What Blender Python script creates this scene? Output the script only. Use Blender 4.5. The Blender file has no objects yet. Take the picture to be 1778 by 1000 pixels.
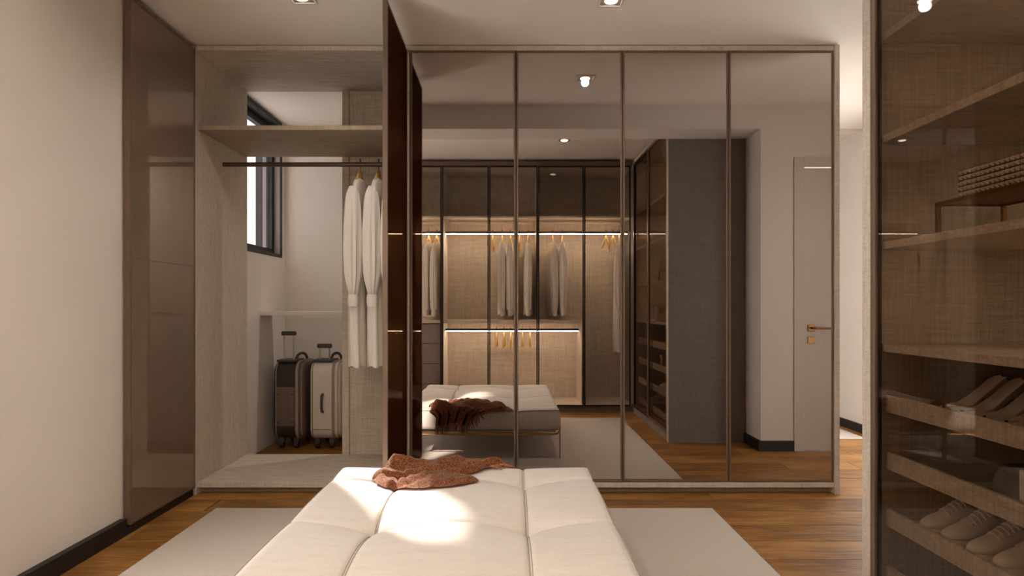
import bpy, bmesh, math, random
from mathutils import Vector, Matrix
random.seed(7)
PI = math.pi
scene = bpy.context.scene
COL = scene.collection

# ------------------------------------------------------------------ camera
cam_data = bpy.data.cameras.new('camera')
cam = bpy.data.objects.new('camera', cam_data)
COL.objects.link(cam)
cam.location = (0, 0, 1.07)
cam.rotation_euler = (PI / 2, 0, 0)
cam_data.sensor_width = 36
cam_data.lens = 36 * 1101 / 1778
cam_data.shift_x = 6 / 1778
cam_data.shift_y = 32 / 1778
cam_data.clip_start = 1.0       # the viewpoint stands behind the rear wardrobe's plane: section view
cam_data.clip_end = 60
scene.camera = cam

# ------------------------------------------------------------------ world, sun, exposure
world = bpy.data.worlds.new('world')
scene.world = world
world.use_nodes = True
bg = world.node_tree.nodes['Background']
bg.inputs[0].default_value = (1.0, 0.975, 0.955, 1)
bg.inputs[1].default_value = 5.0
sun_data = bpy.data.lights.new('sun', 'SUN')
sun_data.energy = 62.0
sun_data.angle = math.radians(1.6)
sun_data.color = (1.0, 0.94, 0.86)
sun = bpy.data.objects.new('sun', sun_data)
COL.objects.link(sun)
sun.rotation_euler = Vector((0.63, -1.0, -0.74)).to_track_quat('-Z', 'Y').to_euler()
vs = scene.view_settings
vs.view_transform = 'Standard'
vs.look = 'None'
vs.gamma = 1.0
vs.use_curve_mapping = False
vs.exposure = 0.48
LAMP_W = 13.0
LED_E = 110.0

# ------------------------------------------------------------------ materials
def srgb(r, g, b):
    def c(v):
        v /= 255.0
        return v / 12.92 if v <= 0.04045 else ((v + 0.055) / 1.055) ** 2.4
    return (c(r), c(g), c(b), 1)

def new_mat(name):
    m = bpy.data.materials.new(name)
    m.use_nodes = True
    nt = m.node_tree
    return m, nt, nt.nodes['Principled BSDF']

def plain(name, col, rough=0.5, metal=0.0, noise=0.0, nscale=30, bump=0.0, bscale=200, spec=0.5, sheen=0.0):
    m, nt, b = new_mat(name)
    b.inputs['Base Color'].default_value = col
    b.inputs['Roughness'].default_value = rough
    b.inputs['Metallic'].default_value = metal
    b.inputs['Specular IOR Level'].default_value = spec
    if sheen:
        b.inputs['Sheen Weight'].default_value = sheen
    tc = nt.nodes.new('ShaderNodeTexCoord')
    if noise:
        n = nt.nodes.new('ShaderNodeTexNoise'); n.inputs['Scale'].default_value = nscale; n.inputs['Detail'].default_value = 5
        r = nt.nodes.new('ShaderNodeMapRange')
        r.inputs['From Min'].default_value = 0.3; r.inputs['From Max'].default_value = 0.7
        r.inputs['To Min'].default_value = 1 - noise; r.inputs['To Max'].default_value = 1 + noise
        mx = nt.nodes.new('ShaderNodeMix'); mx.data_type = 'RGBA'; mx.blend_type = 'MULTIPLY'; mx.inputs[0].default_value = 1
        mx.inputs[6].default_value = col
        nt.links.new(tc.outputs['Object'], n.inputs['Vector'])
        nt.links.new(n.outputs['Fac'], r.inputs['Value'])
        nt.links.new(r.outputs['Result'], mx.inputs[7])
        nt.links.new(mx.outputs[2], b.inputs['Base Color'])
    if bump:
        n2 = nt.nodes.new('ShaderNodeTexNoise'); n2.inputs['Scale'].default_value = bscale; n2.inputs['Detail'].default_value = 3
        bp = nt.nodes.new('ShaderNodeBump'); bp.inputs['Strength'].default_value = bump; bp.inputs['Distance'].default_value = 0.002
        nt.links.new(tc.outputs['Object'], n2.inputs['Vector'])
        nt.links.new(n2.outputs['Fac'], bp.inputs['Height'])
        nt.links.new(bp.outputs['Normal'], b.inputs['Normal'])
    return m

def linen(name, col, amp=0.22, rough=0.75, sc=1.0):
    """woven look: fine threads running both ways"""
    m, nt, b = new_mat(name)
    b.inputs['Roughness'].default_value = rough
    b.inputs['Specular IOR Level'].default_value = 0.25
    tc = nt.nodes.new('ShaderNodeTexCoord')
    outs = []
    for s in ((330 * sc, 330 * sc, 10 * sc), (11 * sc, 70 * sc, 310 * sc), (120 * sc, 120 * sc, 4 * sc), (5 * sc, 45 * sc, 120 * sc)):
        mp = nt.nodes.new('ShaderNodeMapping'); mp.inputs['Scale'].default_value = s
        n = nt.nodes.new('ShaderNodeTexNoise'); n.inputs['Scale'].default_value = 1.0; n.inputs['Detail'].default_value = 2
        nt.links.new(tc.outputs['Object'], mp.inputs['Vector']); nt.links.new(mp.outputs[0], n.inputs['Vector'])
        outs.append(n.outputs['Fac'])
    acc = outs[0]
    for o in outs[1:]:
        a = nt.nodes.new('ShaderNodeMath'); a.operation = 'ADD'
        nt.links.new(acc, a.inputs[0]); nt.links.new(o, a.inputs[1]); acc = a.outputs[0]
    r = nt.nodes.new('ShaderNodeMapRange')
    r.inputs['From Min'].default_value = 1.6; r.inputs['From Max'].default_value = 2.4
    r.inputs['To Min'].default_value = 1 - amp; r.inputs['To Max'].default_value = 1 + amp
    nt.links.new(acc, r.inputs['Value'])
    mx = nt.nodes.new('ShaderNodeMix'); mx.data_type = 'RGBA'; mx.blend_type = 'MULTIPLY'; mx.inputs[0].default_value = 1
    mx.inputs[6].default_value = col
    nt.links.new(r.outputs['Result'], mx.inputs[7])
    nt.links.new(mx.outputs[2], b.inputs['Base Color'])
    bp = nt.nodes.new('ShaderNodeBump'); bp.inputs['Strength'].default_value = 0.25; bp.inputs['Distance'].default_value = 0.001
    nt.links.new(acc, bp.inputs['Height']); nt.links.new(bp.outputs['Normal'], b.inputs['Normal'])
    return m

def oak(name):
    m, nt, b = new_mat(name)
    b.inputs['Roughness'].default_value = 0.42
    b.inputs['Specular IOR Level'].default_value = 0.3
    tc = nt.nodes.new('ShaderNodeTexCoord')
    oi = nt.nodes.new('ShaderNodeObjectInfo')
    add = nt.nodes.new('ShaderNodeVectorMath'); add.operation = 'MULTIPLY_ADD'
    comb = nt.nodes.new('ShaderNodeCombineXYZ')
    for i in range(3): nt.links.new(oi.outputs['Random'], comb.inputs[i])
    add.inputs[1].default_value = (37, 53, 11)
    nt.links.new(comb.outputs[0], add.inputs[0]); nt.links.new(tc.outputs['Object'], add.inputs[2])
    mp = nt.nodes.new('ShaderNodeMapping'); mp.inputs['Scale'].default_value = (1.1, 8.5, 1)
    nt.links.new(add.outputs[0], mp.inputs['Vector'])
    n = nt.nodes.new('ShaderNodeTexNoise'); n.inputs['Scale'].default_value = 1.5; n.inputs['Detail'].default_value = 3; n.inputs['Distortion'].default_value = 0.5
    nt.links.new(mp.outputs[0], n.inputs['Vector'])
    w = nt.nodes.new('ShaderNodeMath'); w.operation = 'MULTIPLY'; w.inputs[1].default_value = 42
    nt.links.new(n.outputs['Fac'], w.inputs[0])
    s = nt.nodes.new('ShaderNodeMath'); s.operation = 'SINE'
    nt.links.new(w.outputs[0], s.inputs[0])
    mp2 = nt.nodes.new('ShaderNodeMapping'); mp2.inputs['Scale'].default_value = (3, 120, 1)
    nt.links.new(add.outputs[0], mp2.inputs['Vector'])
    n2 = nt.nodes.new('ShaderNodeTexNoise'); n2.inputs['Scale'].default_value = 1.0; n2.inputs['Detail'].default_value = 4
    nt.links.new(mp2.outputs[0], n2.inputs['Vector'])
    mp3 = nt.nodes.new('ShaderNodeMapping'); mp3.inputs['Scale'].default_value = (2.5, 6, 1)
    nt.links.new(add.outputs[0], mp3.inputs['Vector'])
    n3 = nt.nodes.new('ShaderNodeTexNoise'); n3.inputs['Scale'].default_value = 1.3; n3.inputs['Detail'].default_value = 2
    nt.links.new(mp3.outputs[0], n3.inputs['Vector'])
    m1 = nt.nodes.new('ShaderNodeMath'); m1.operation = 'MULTIPLY_ADD'; m1.inputs[1].default_value = 0.07
    hf = nt.nodes.new('ShaderNodeMath'); hf.operation = 'MULTIPLY'; hf.inputs[1].default_value = 0.5
    nt.links.new(n2.outputs['Fac'], hf.inputs[0])
    nt.links.new(s.outputs[0], m1.inputs[0]); nt.links.new(hf.outputs[0], m1.inputs[2])
    m2 = nt.nodes.new('ShaderNodeMath'); m2.operation = 'MULTIPLY_ADD'; m2.inputs[1].default_value = 0.55
    nt.links.new(n3.outputs['Fac'], m2.inputs[0]); nt.links.new(m1.outputs[0], m2.inputs[2])
    m3 = nt.nodes.new('ShaderNodeMath'); m3.operation = 'MULTIPLY_ADD'; m3.inputs[1].default_value = 0.22
    nt.links.new(oi.outputs['Random'], m3.inputs[0]); nt.links.new(m2.outputs[0], m3.inputs[2])
    cr = nt.nodes.new('ShaderNodeValToRGB')
    cr.color_ramp.elements[0].position = 0.42; cr.color_ramp.elements[0].color = srgb(108, 70, 32)
    cr.color_ramp.elements[1].position = 0.88; cr.color_ramp.elements[1].color = srgb(176, 128, 70)
    e = cr.color_ramp.elements.new(0.64); e.color = srgb(150, 105, 52)
    nt.links.new(m3.outputs[0], cr.inputs[0])
    nt.links.new(cr.outputs[0], b.inputs['Base Color'])
    bp = nt.nodes.new('ShaderNodeBump'); bp.inputs['Strength'].default_value = 0.12; bp.inputs['Distance'].default_value = 0.001
    nt.links.new(m1.outputs[0], bp.inputs['Height']); nt.links.new(bp.outputs['Normal'], b.inputs['Normal'])
    return m

def tinted_mirror(name, tint, base=None, mixf=0.0, rough=0.0):
    """mirror glass; optional share of an opaque coating seen through it"""
    m = bpy.data.materials.new(name); m.use_nodes = True
    nt = m.node_tree; nt.nodes.clear()
    out = nt.nodes.new('ShaderNodeOutputMaterial')
    g = nt.nodes.new('ShaderNodeBsdfGlossy'); g.inputs['Color'].default_value = tint; g.inputs['Roughness'].default_value = rough
    if base is None:
        nt.links.new(g.outputs[0], out.inputs[0])
    else:
        d = nt.nodes.new('ShaderNodeBsdfDiffuse'); d.inputs['Color'].default_value = base
        tc = nt.nodes.new('ShaderNodeTexCoord')
        n = nt.nodes.new('ShaderNodeTexNoise'); n.inputs['Scale'].default_value = 9; n.inputs['Detail'].default_value = 4
        r = nt.nodes.new('ShaderNodeMapRange'); r.inputs['To Min'].default_value = 0.9; r.inputs['To Max'].default_value = 1.1
        mx = nt.nodes.new('ShaderNodeMix'); mx.data_type = 'RGBA'; mx.blend_type = 'MULTIPLY'; mx.inputs[0].default_value = 1; mx.inputs[6].default_value = base
        nt.links.new(tc.outputs['Object'], n.inputs['Vector']); nt.links.new(n.outputs['Fac'], r.inputs['Value'])
        nt.links.new(r.outputs['Result'], mx.inputs[7]); nt.links.new(mx.outputs[2], d.inputs['Color'])
        ms = nt.nodes.new('ShaderNodeMixShader'); ms.inputs[0].default_value = mixf
        nt.links.new(d.outputs[0], ms.inputs[1]); nt.links.new(g.outputs[0], ms.inputs[2])
        nt.links.new(ms.outputs[0], out.inputs[0])
    return m

def sheet_glass(name, tint, refl):
    m = bpy.data.materials.new(name); m.use_nodes = True
    nt = m.node_tree; nt.nodes.clear()
    out = nt.nodes.new('ShaderNodeOutputMaterial')
    t = nt.nodes.new('ShaderNodeBsdfTransparent'); t.inputs[0].default_value = tint
    g = nt.nodes.new('ShaderNodeBsdfGlossy'); g.inputs['Roughness'].default_value = 0.0
    ms = nt.nodes.new('ShaderNodeMixShader'); ms.inputs[0].default_value = refl
    nt.links.new(t.outputs[0], ms.inputs[1]); nt.links.new(g.outputs[0], ms.inputs[2]); nt.links.new(ms.outputs[0], out.inputs[0])
    return m

def emitter(name, col, e):
    m = bpy.data.materials.new(name); m.use_nodes = True
    nt = m.node_tree; nt.nodes.clear()
    out = nt.nodes.new('ShaderNodeOutputMaterial')
    em = nt.nodes.new('ShaderNodeEmission'); em.inputs[0].default_value = col; em.inputs[1].default_value = e
    nt.links.new(em.outputs[0], out.inputs[0])
    return m

M = {}
M['wall'] = plain('wall_paint', srgb(224, 216, 208), 0.85, noise=0.015, nscale=3, bump=0.05, bscale=300, spec=0.2)
M['ceil'] = plain('ceiling_paint', srgb(242, 234, 225), 0.9, noise=0.01, nscale=2, spec=0.1)
M['base'] = plain('black_baseboard', srgb(24, 21, 20), 0.5, noise=0.05)
M['oak'] = oak('oak_plank')
M['sub'] = plain('subfloor', srgb(36, 22, 12), 0.8, noise=0.1)
M['rug'] = plain('rug_pile', srgb(192, 181, 170), 0.95, noise=0.06, nscale=180, bump=0.6, bscale=500, spec=0.1)
M['linen'] = linen('beige_linen_board', srgb(197, 184, 169), 0.2)
M['linen_dark'] = linen('taupe_linen_board', srgb(160, 143, 123), 0.2)
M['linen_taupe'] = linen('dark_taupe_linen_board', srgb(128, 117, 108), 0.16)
M['linen_grey'] = linen('grey_linen_board', srgb(140, 128, 118), 0.14)
M['frame'] = plain('bronze_aluminium', srgb(118, 99, 84), 0.38, 0.35, noise=0.03)
M['frame_dark'] = plain('dark_bronze_aluminium', srgb(48, 38, 32), 0.4, 0.5, noise=0.03)
M['rail'] = plain('brown_metal_rail', srgb(92, 76, 66), 0.4, 0.4, noise=0.03)
M['mirror'] = tinted_mirror('bronze_mirror', (0.53, 0.485, 0.455, 1))
M['door_inner'] = tinted_mirror('taupe_glass', (0.85, 0.76, 0.68, 1), srgb(118, 101, 87), 0.22, 0.012)
M['door_dark_reflection'] = tinted_mirror('brown_painted_reflection', (0.60, 0.40, 0.28, 1), srgb(54, 27, 13), 0.06, 0.02)  # mirror face whose dark double reflection is painted in as brown
M['glass_bronze'] = sheet_glass('bronze_glass', (0.72, 0.66, 0.60, 1), 0.06)
M['glass_clear'] = sheet_glass('clear_cabinet_glass', (0.98, 0.96, 0.94, 1), 0.02)
M['glass_window'] = sheet_glass('window_glass', (0.97, 0.98, 0.98, 1), 0.04)
M['glass_grey'] = sheet_glass('grey_tinted_glass', (0.46, 0.46, 0.46, 1), 0.04)
M['black'] = plain('black_metal', srgb(20, 17, 16), 0.45, 0.2, noise=0.04)
M['render_dark'] = plain('dark_grey_render', srgb(64, 58, 58), 0.95, noise=0.03)
M['reveal'] = plain('grey_reveal', srgb(150, 140, 138), 0.9, noise=0.02)
M['gold'] = plain('brushed_gold', srgb(196, 146, 82), 0.3, 0.9, noise=0.05, nscale=60)
M['brass'] = plain('aged_brass', srgb(150, 110, 66), 0.35, 0.8, noise=0.05, nscale=60)
M['hangerwood'] = plain('golden_wood', srgb(224, 178, 92), 0.45, noise=0.12, nscale=40)
M['cushion'] = linen('cream_upholstery', srgb(204, 195, 186), 0.05, 0.8, 0.8)
M['thread'] = plain('seam_thread', srgb(150, 136, 122), 0.9, noise=0.04)
M['wool'] = plain('brown_wool', srgb(150, 94, 60), 0.95, noise=0.75, nscale=150, bump=1.0, bscale=240, spec=0.1, sheen=0.3)
M['cloth'] = plain('white_cotton', srgb(232, 224, 214), 0.9, noise=0.05, nscale=220, bump=0.35, bscale=600, spec=0.1)
M['case_black'] = plain('black_leather', srgb(44, 36, 33), 0.5, noise=0.08, nscale=25)
M['case_brown'] = plain('dark_brown_leather', srgb(98, 82, 72), 0.55, noise=0.08, nscale=30, bump=0.2)
M['case_white'] = plain('white_leather', srgb(214, 204, 194), 0.5, noise=0.03, nscale=30, bump=0.1)
M['case_taupe'] = plain('taupe_trim', srgb(150, 134, 120), 0.6, noise=0.04)
M['case_grey'] = plain('grey_plastic', srgb(70, 66, 64), 0.5, noise=0.04)
M['steel'] = plain('satin_steel', srgb(170, 160, 150), 0.3, 0.9, noise=0.03)
M['shoe_cream'] = plain('cream_leather', srgb(222, 208, 192), 0.4, noise=0.03, nscale=60)
M['shoe_white'] = plain('white_canvas', srgb(226, 214, 200), 0.7, noise=0.04, nscale=90, bump=0.2)
M['insole'] = plain('tan_insole', srgb(150, 130, 112), 0.7, noise=0.05)
M['stud_silver'] = plain('pewter_stud', srgb(190, 176, 162), 0.35, 0.5, noise=0.05)
M['boxblack'] = plain('black_box', srgb(26, 21, 19), 0.5, noise=0.05)
M['paperbox'] = plain('white_paper_box', srgb(222, 212, 200), 0.7, noise=0.03)
M['doorpaint'] = plain('door_paint', srgb(206, 194, 186), 0.6, noise=0.015, nscale=4)
M['lamp'] = emitter('lamp_glow', (1.0, 0.90, 0.78, 1), 14.0)
M['led'] = emitter('led_glow', (1.0, 0.88, 0.72, 1), LED_E)
M['white_metal'] = plain('white_fitting', srgb(225, 216, 206), 0.5, noise=0.02)
M['white_shelf'] = plain('white_lacquer', srgb(222, 212, 202), 0.6, noise=0.02)

# ------------------------------------------------------------------ mesh helpers
ORG = {}
def me_from_bm(name, bm, smooth=False, ang=None):
    me = bpy.data.meshes.new(name)
    bm.normal_update()
    bm.to_mesh(me); bm.free()
    if smooth:
        me.polygons.foreach_set('use_smooth', [True] * len(me.polygons))
        if ang is not None:
            try: me.set_sharp_from_angle(angle=ang)
            except Exception: pass
    return me

def obj(name, bm, mat, parent=None, smooth=False, ang=math.radians(35)):
    me = me_from_bm(name, bm, smooth, ang) if not isinstance(bm, bpy.types.Mesh) else bm
    if mat is not None and not me.materials:
        me.materials.append(M[mat] if isinstance(mat, str) else mat)
    o = bpy.data.objects.new(name, me)
    COL.objects.link(o)
    if parent is not None:
        o.parent = parent
        if parent.name in ORG:
            o.matrix_parent_inverse = Matrix.Translation(-ORG[parent.name])
    return o

def thing(name, label, cat, loc=(0, 0, 0), group=None, kind=None):
    o = bpy.data.objects.new(name, None)
    o.empty_display_size = 0.1
    COL.objects.link(o)
    o.location = loc
    ORG[o.name] = Vector(loc)
    tag(o, label, cat, group, kind)
    return o

def local_thing(name, label, cat, group=None):
    o = bpy.data.objects.new(name, None)
    o.empty_display_size = 0.1
    COL.objects.link(o)
    tag(o, label, cat, group)
    return o

def tag(o, label=None, cat=None, group=None, kind=None):
    if label: o['label'] = label
    if cat: o['category'] = cat
    if group: o['group'] = group
    if kind: o['kind'] = kind
    return o

def copy_tree(root, label, group=None):
    r = root.copy(); COL.objects.link(r)
    r['label'] = label
    if group: r['group'] = group
    for ch in list(root.children):
        c = ch.copy(); COL.objects.link(c); c.parent = r
        for g in list(ch.children):
            d = g.copy(); COL.objects.link(d); d.parent = c
    return r

def place(o, loc, rz=0.0, sc=None):
    o.location = loc; o.rotation_euler = (0, 0, rz)
    if sc: o.scale = sc

def abox(bm, x0, x1, y0, y1, z0, z1, bev=0.0):
    t = bmesh.new()
    bmesh.ops.create_cube(t, size=1.0)
    for v in t.verts:
        v.co = Vector((x0 + (v.co.x + .5) * (x1 - x0), y0 + (v.co.y + .5) * (y1 - y0), z0 + (v.co.z + .5) * (z1 - z0)))
    if bev:
        bmesh.ops.bevel(t, geom=list(t.edges), offset=bev, segments=1, affect='EDGES')
    merge(bm, t)
    return bm

def merge(bm, t):
    vm = {}
    for v in t.verts: vm[v] = bm.verts.new(v.co)
    for f in t.faces:
        try: bm.faces.new([vm[v] for v in f.verts])
        except ValueError: pass
    t.free()

def box(name, x0, x1, y0, y1, z0, z1, mat, parent=None, bev=0.0015):
    return obj(name, abox(bmesh.new(), x0, x1, y0, y1, z0, z1, bev), mat, parent)

def struct(name, x0, x1, y0, y1, z0, z1, mat, bev=0.0):
    return tag(box(name, x0, x1, y0, y1, z0, z1, mat, None, bev), kind='structure')

def tube(bm, pts, r, seg=10, cap=True):
    pts = [Vector(p) for p in pts]
    rs = r if isinstance(r, (list, tuple)) else [r] * len(pts)
    rings = []
    up = None
    for i, p in enumerate(pts):
        d = (pts[min(i + 1, len(pts) - 1)] - pts[max(i - 1, 0)]).normalized()
        if up is None:
            up = Vector((0, 0, 1)) if abs(d.z) < 0.9 else Vector((1, 0, 0))
        side = d.cross(up)
        if side.length < 1e-6: side = d.cross(Vector((0, 1, 0)))
        side.normalize(); up = side.cross(d).normalized()
        rings.append([bm.verts.new(p + (side * math.cos(a) + up * math.sin(a)) * rs[i]) for a in [2 * PI * k / seg for k in range(seg)]])
    bridge(bm, rings, cap)
    return bm

def bridge(bm, rings, cap=True, closed=True):
    for a, b in zip(rings[:-1], rings[1:]):
        n = len(a)
        for k in range(n if closed else n - 1):
            try: bm.faces.new((a[k], a[(k + 1) % n], b[(k + 1) % n], b[k]))
            except ValueError: pass
    if cap:
        for rr in (rings[0][::-1], rings[-1]):
            try: bm.faces.new(rr)
            except ValueError: pass

def loft(bm, rings, cap=True):
    bridge(bm, [[bm.verts.new(p) for p in r] for r in rings], cap)
    bmesh.ops.recalc_face_normals(bm, faces=bm.faces)
    return bm

def cyl(bm, c, r, z0, z1, seg=20, r2=None):
    r2 = r if r2 is None else r2
    loft(bm, [[(c[0] + r * math.cos(2 * PI * k / seg), c[1] + r * math.sin(2 * PI * k / seg), z0) for k in range(seg)],
              [(c[0] + r2 * math.cos(2 * PI * k / seg), c[1] + r2 * math.sin(2 * PI * k / seg), z1) for k in range(seg)]])
    return bm

# ================================================================== THE SETTING
H = 2.562
D = 3.617          # mirror plane of the wardrobe
floor = struct('floor', -2.05, 3.10, 0.15, 8.1, -0.10, -0.014, 'sub')
# oak planks
PW = 0.2105
plank_meshes = {}
def plank_mesh(L):
    k = round(L, 2)
    if k not in plank_meshes:
        bm = abox(bmesh.new(), 0, L - 0.003, 0, PW - 0.0035, -0.0139, 0.0, 0.0015)
        me = me_from_bm('plank', bm); me.materials.append(M['oak']); plank_meshes[k] = me
    return plank_meshes[k]
y = 3.527 - PW * 16
row = 0
rng = random.Random(4)
while y < 8.0:
    x = -1.84 - (0.2 + (row * 0.77) % 1.7)
    while x < 3.0:
        L = 1.8
        x0 = max(x, -1.84); x1 = min(x + L, 2.995)
        if x1 - x0 > 0.02 and y > 0.12:
            o = obj('plank', plank_mesh(x1 - x0), None, floor)
            o.location = (x0, y, 0)
        x += L
    y += PW; row += 1

ceiling = struct('ceiling', -2.05, 3.10, 0.15, 8.1, H, H + 0.1, 'ceil')
struct('wall_left', -2.05, -1.815, 2.24, 4.06, 0, H, 'wall')
# left wall opening for an added, unseen closet window giving fill daylight
struct('wall_left_closet', -2.05, -1.815, 0.15, 1.38, 0, H, 'wall')
struct('wall_left_closet_below', -2.05, -1.815, 1.38, 2.24, 0, 0.20, 'wall')
struct('wall_left_closet_above', -2.05, -1.815, 1.38, 2.24, 2.50, H, 'wall')
# window wall of the luggage passage, opening Y 4.40..5.13, Z 1.475..2.54
WX0, WX1 = -1.99, -1.84
struct('wall_left_passage', WX0, WX1, 4.06, 4.34, 0, H, 'wall')
struct('wall_left_below_window', WX0, WX1, 4.34, 5.13, 0, 1.475, 'wall')
struct('wall_left_beside_window', WX0, WX1, 5.13, 6.0, 0, H, 'wall')
struct('wall_left_bedroom_below', WX0, WX1, 6.0, 7.5, 0, 0.9, 'wall')  # opening for the added bedroom window
struct('wall_left_bedroom_above', WX0, WX1, 6.0, 7.5, 2.3, H, 'wall')
struct('wall_left_bedroom', WX0, WX1, 7.5, 8.1, 0, H, 'wall')
struct('wall_left_above_window', WX0, WX1, 4.34, 5.13, 2.545, H, 'wall')
struct('wall_passage_back', -1.84, 1.88, 5.22, 5.34, 0, H, 'wall')
struct('wall_passage_end', 1.80, 1.88, 4.31, 5.22, 0, H, 'wall')
struct('wall_right', 2.995, 3.10, 5.22, 8.1, 0, H, 'wall')
struct('wall_right_corner', 2.995, 3.10, 2.25, 3.75, 0, H, 'wall')
struct('wall_right_below_window', 2.995, 3.10, 3.75, 5.22, 0, 0.12, 'wall')  # opening for the added fill window on the right
struct('wall_right_above_window', 2.995, 3.10, 3.75, 5.22, 1.95, H, 'wall')
struct('wall_far', -1.84, 2.995, 8.0, 8.1, 0, H, 'wall')
struct('wall_rear', -1.815, 1.90, 0.15, 0.25, 0, H, 'wall')
struct('wall_right_closet', 1.866, 2.0, 0.25, 2.249, 0, H, 'wall')
# dividing wall with the wide opening and the door
struct('wall_divider', 1.866, 2.17, 2.2525, 2.541, 0, H, 'wall')
struct('wall_divider_above_door', 2.17, 2.995, 2.2525, 2.541, 2.11, H, 'wall')
struct('wall_divider_lintel', -1.815, 1.866, 2.2525, 2.541, 2.385, H, 'wall')
struct('trim_1', 1.88, 2.995, 5.335, 5.36, H - 0.010, H, 'wall')

# baseboards
struct('baseboard_left', -1.815, -1.783, 0.86, 2.962, 0, 0.077, 'base')
struct('baseboard_left_low', -1.815, -1.783, 2.962, 3.585, 0, 0.038, 'base')
struct('baseboard_right', 2.975, 2.995, 2.541, 8.0, 0, 0.072, 'base')
struct('baseboard_divider', 1.848, 2.11, 2.541, 2.556, 0, 0.077, 'base')
struct('baseboard_divider_end', 1.848, 1.866, 2.252, 2.541, 0, 0.077, 'base')

# added fins outside two of the added windows, blocking the sun
struct('sun_blocker_closet', -2.75, -2.05, 2.26, 2.36, 0, H, 'wall')
struct('sun_blocker_bedroom', -3.0, -1.99, 7.52, 7.62, 0, 3.4, 'render_dark')  # also shows as a grey strip through the passage window

# window
w1 = thing('window_1', None, None, (-1.92, 4.735, 1.475), kind='structure')
bm = bmesh.new()
for a in ((4.34, 5.13, 1.475, 1.53), (4.34, 5.13, 2.46, 2.545), (4.34, 4.38, 1.53, 2.46), (5.085, 5.13, 1.53, 2.46)):
    abox(bm, -1.945, -1.895, a[0], a[1], a[2], a[3], 0.003)
obj('window_frame', bm, 'black', w1)
bm = bmesh.new()
for a in ((4.36, 5.142, 1.462, 1.478), (4.36, 5.142, 2.535, 2.556), (5.128, 5.142, 1.478, 2.535)):
    abox(bm, -1.852, -1.834, a[0], a[1], a[2], a[3], 0.002)
obj('window_casing', bm, 'black', w1)
box('window_sill', -1.896, -1.838, 4.342, 5.129, 1.4755, 1.487, 'black', w1)
box('window_head', -1.896, -1.838, 4.342, 5.129, 2.51, 2.544, 'black', w1)
box('window_reveal', -1.99, -1.84, 5.1285, 5.1305, 1.487, 2.51, 'reveal', w1)
box('window_pane', -1.923, -1.918, 4.38, 5.085, 1.53, 2.46, 'glass_grey', w1, 0)

for n, (xa_, xb_, ya_, yb_, za_, zb_) in enumerate(((-1.96, -1.91, 1.38, 2.24, 0.20, 2.50), (-1.94, -1.89, 6.0, 7.5, 0.9, 2.3), (3.03, 3.08, 3.75, 5.22, 0.12, 1.95))):  # added windows out of view, placed to let in fill daylight
    w = thing('window_%d' % (n + 2), None, None, ((xa_ + xb_) / 2, (ya_ + yb_) / 2, za_), kind='structure')
    bm = bmesh.new()
    f = .045
    for a in ((ya_, yb_, za_, za_ + f), (ya_, yb_, zb_ - f, zb_), (ya_, ya_ + f, za_ + f, zb_ - f), (yb_ - f, yb_, za_ + f, zb_ - f), ((ya_ + yb_) / 2 - .02, (ya_ + yb_) / 2 + .02, za_ + f, zb_ - f)):
        abox(bm, xa_, xb_, a[0], a[1], a[2], a[3], .002)
    obj('window_frame', bm, 'black', w)
    ym = (ya_ + yb_) / 2
    for q0, q1 in ((ya_ + f, ym - .02), (ym + .02, yb_ - f)):
        box('window_pane', xa_ + .022, xa_ + .027, q0, q1, za_ + f, zb_ - f, 'glass_window', w, 0)

# interior door in the dividing wall
d1 = thing('door_1', None, None, (2.58, 2.52, 0), kind='structure')
bm = bmesh.new()
abox(bm, 2.11, 2.185, 2.541, 2.551, 0, 2.176, 0.002); abox(bm, 2.185, 2.974, 2.541, 2.551, 2.10, 2.176, 0.002)
obj('door_casing', bm, 'doorpaint', d1)
leaf = box('door_leaf', 2.188, 2.974, 2.50, 2.536, 0.004, 2.095, 'doorpaint', d1, 0.003)
bm = abox(bmesh.new(), 2.215, 2.265, 2.536, 2.546, 0.885, 0.935, 0.002)
obj('handle_rose', bm, 'brass', d1)
bm = tube(bmesh.new(), [(2.24, 2.54, 0.91), (2.24, 2.575, 0.91), (2.25, 2.583, 0.91), (2.37, 2.583, 0.91)], 0.008)
obj('door_handle', bm, 'brass', d1, True)
bm = abox(bmesh.new(), 2.215, 2.265, 2.536, 2.543, 0.795, 0.845, 0.002)
obj('keyhole_plate', bm, 'brass', d1)

# ================================================================== MIRRORED WARDROBE
W = thing('mirrored_wardrobe', 'long linen-clad wardrobe with four closed bronze mirror doors and two doors swung open', 'wardrobe', (0.04, 3.96, 0))
box('side_panel', -1.806, -1.776, 3.602, 4.31, 0, 2.556, 'linen', W)
box('side_panel', 1.8555, 1.882, 3.602, 4.31, 0, 2.556, 'linen', W)
box('divider_panel', -.598, -.566, 3.642, 4.288, 0.068, 2.528, 'linen', W)
box('top_panel', -1.776, 1.8555, 3.612, 4.31, 2.5285, 2.556, 'linen', W)
box('base_panel', -1.776, 1.8555, 3.612, 4.31, 0.038, 0.0665, 'linen', W)
box('plinth', -1.776, 1.8555, 3.665, 3.69, 0.0, 0.0379, 'linen_dark', W)
box('back_panel', -1.075, 1.8555, 4.29, 4.31, 0.067, 2.528, 'linen', W)
box('back_post', -1.122, -1.076, 4.275, 4.31, 0.067, 2.528, 'linen', W)
box('shelf', -1.7755, -.5985, 3.622, 4.274, 2.078, 2.104, 'linen_dark', W)
obj('hanging_rail', tube(bmesh.new(), [(-1.7755, 3.946, 1.953), (-.5985, 3.946, 1.953)], 0.0145, 16), 'rail', W, True)

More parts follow.
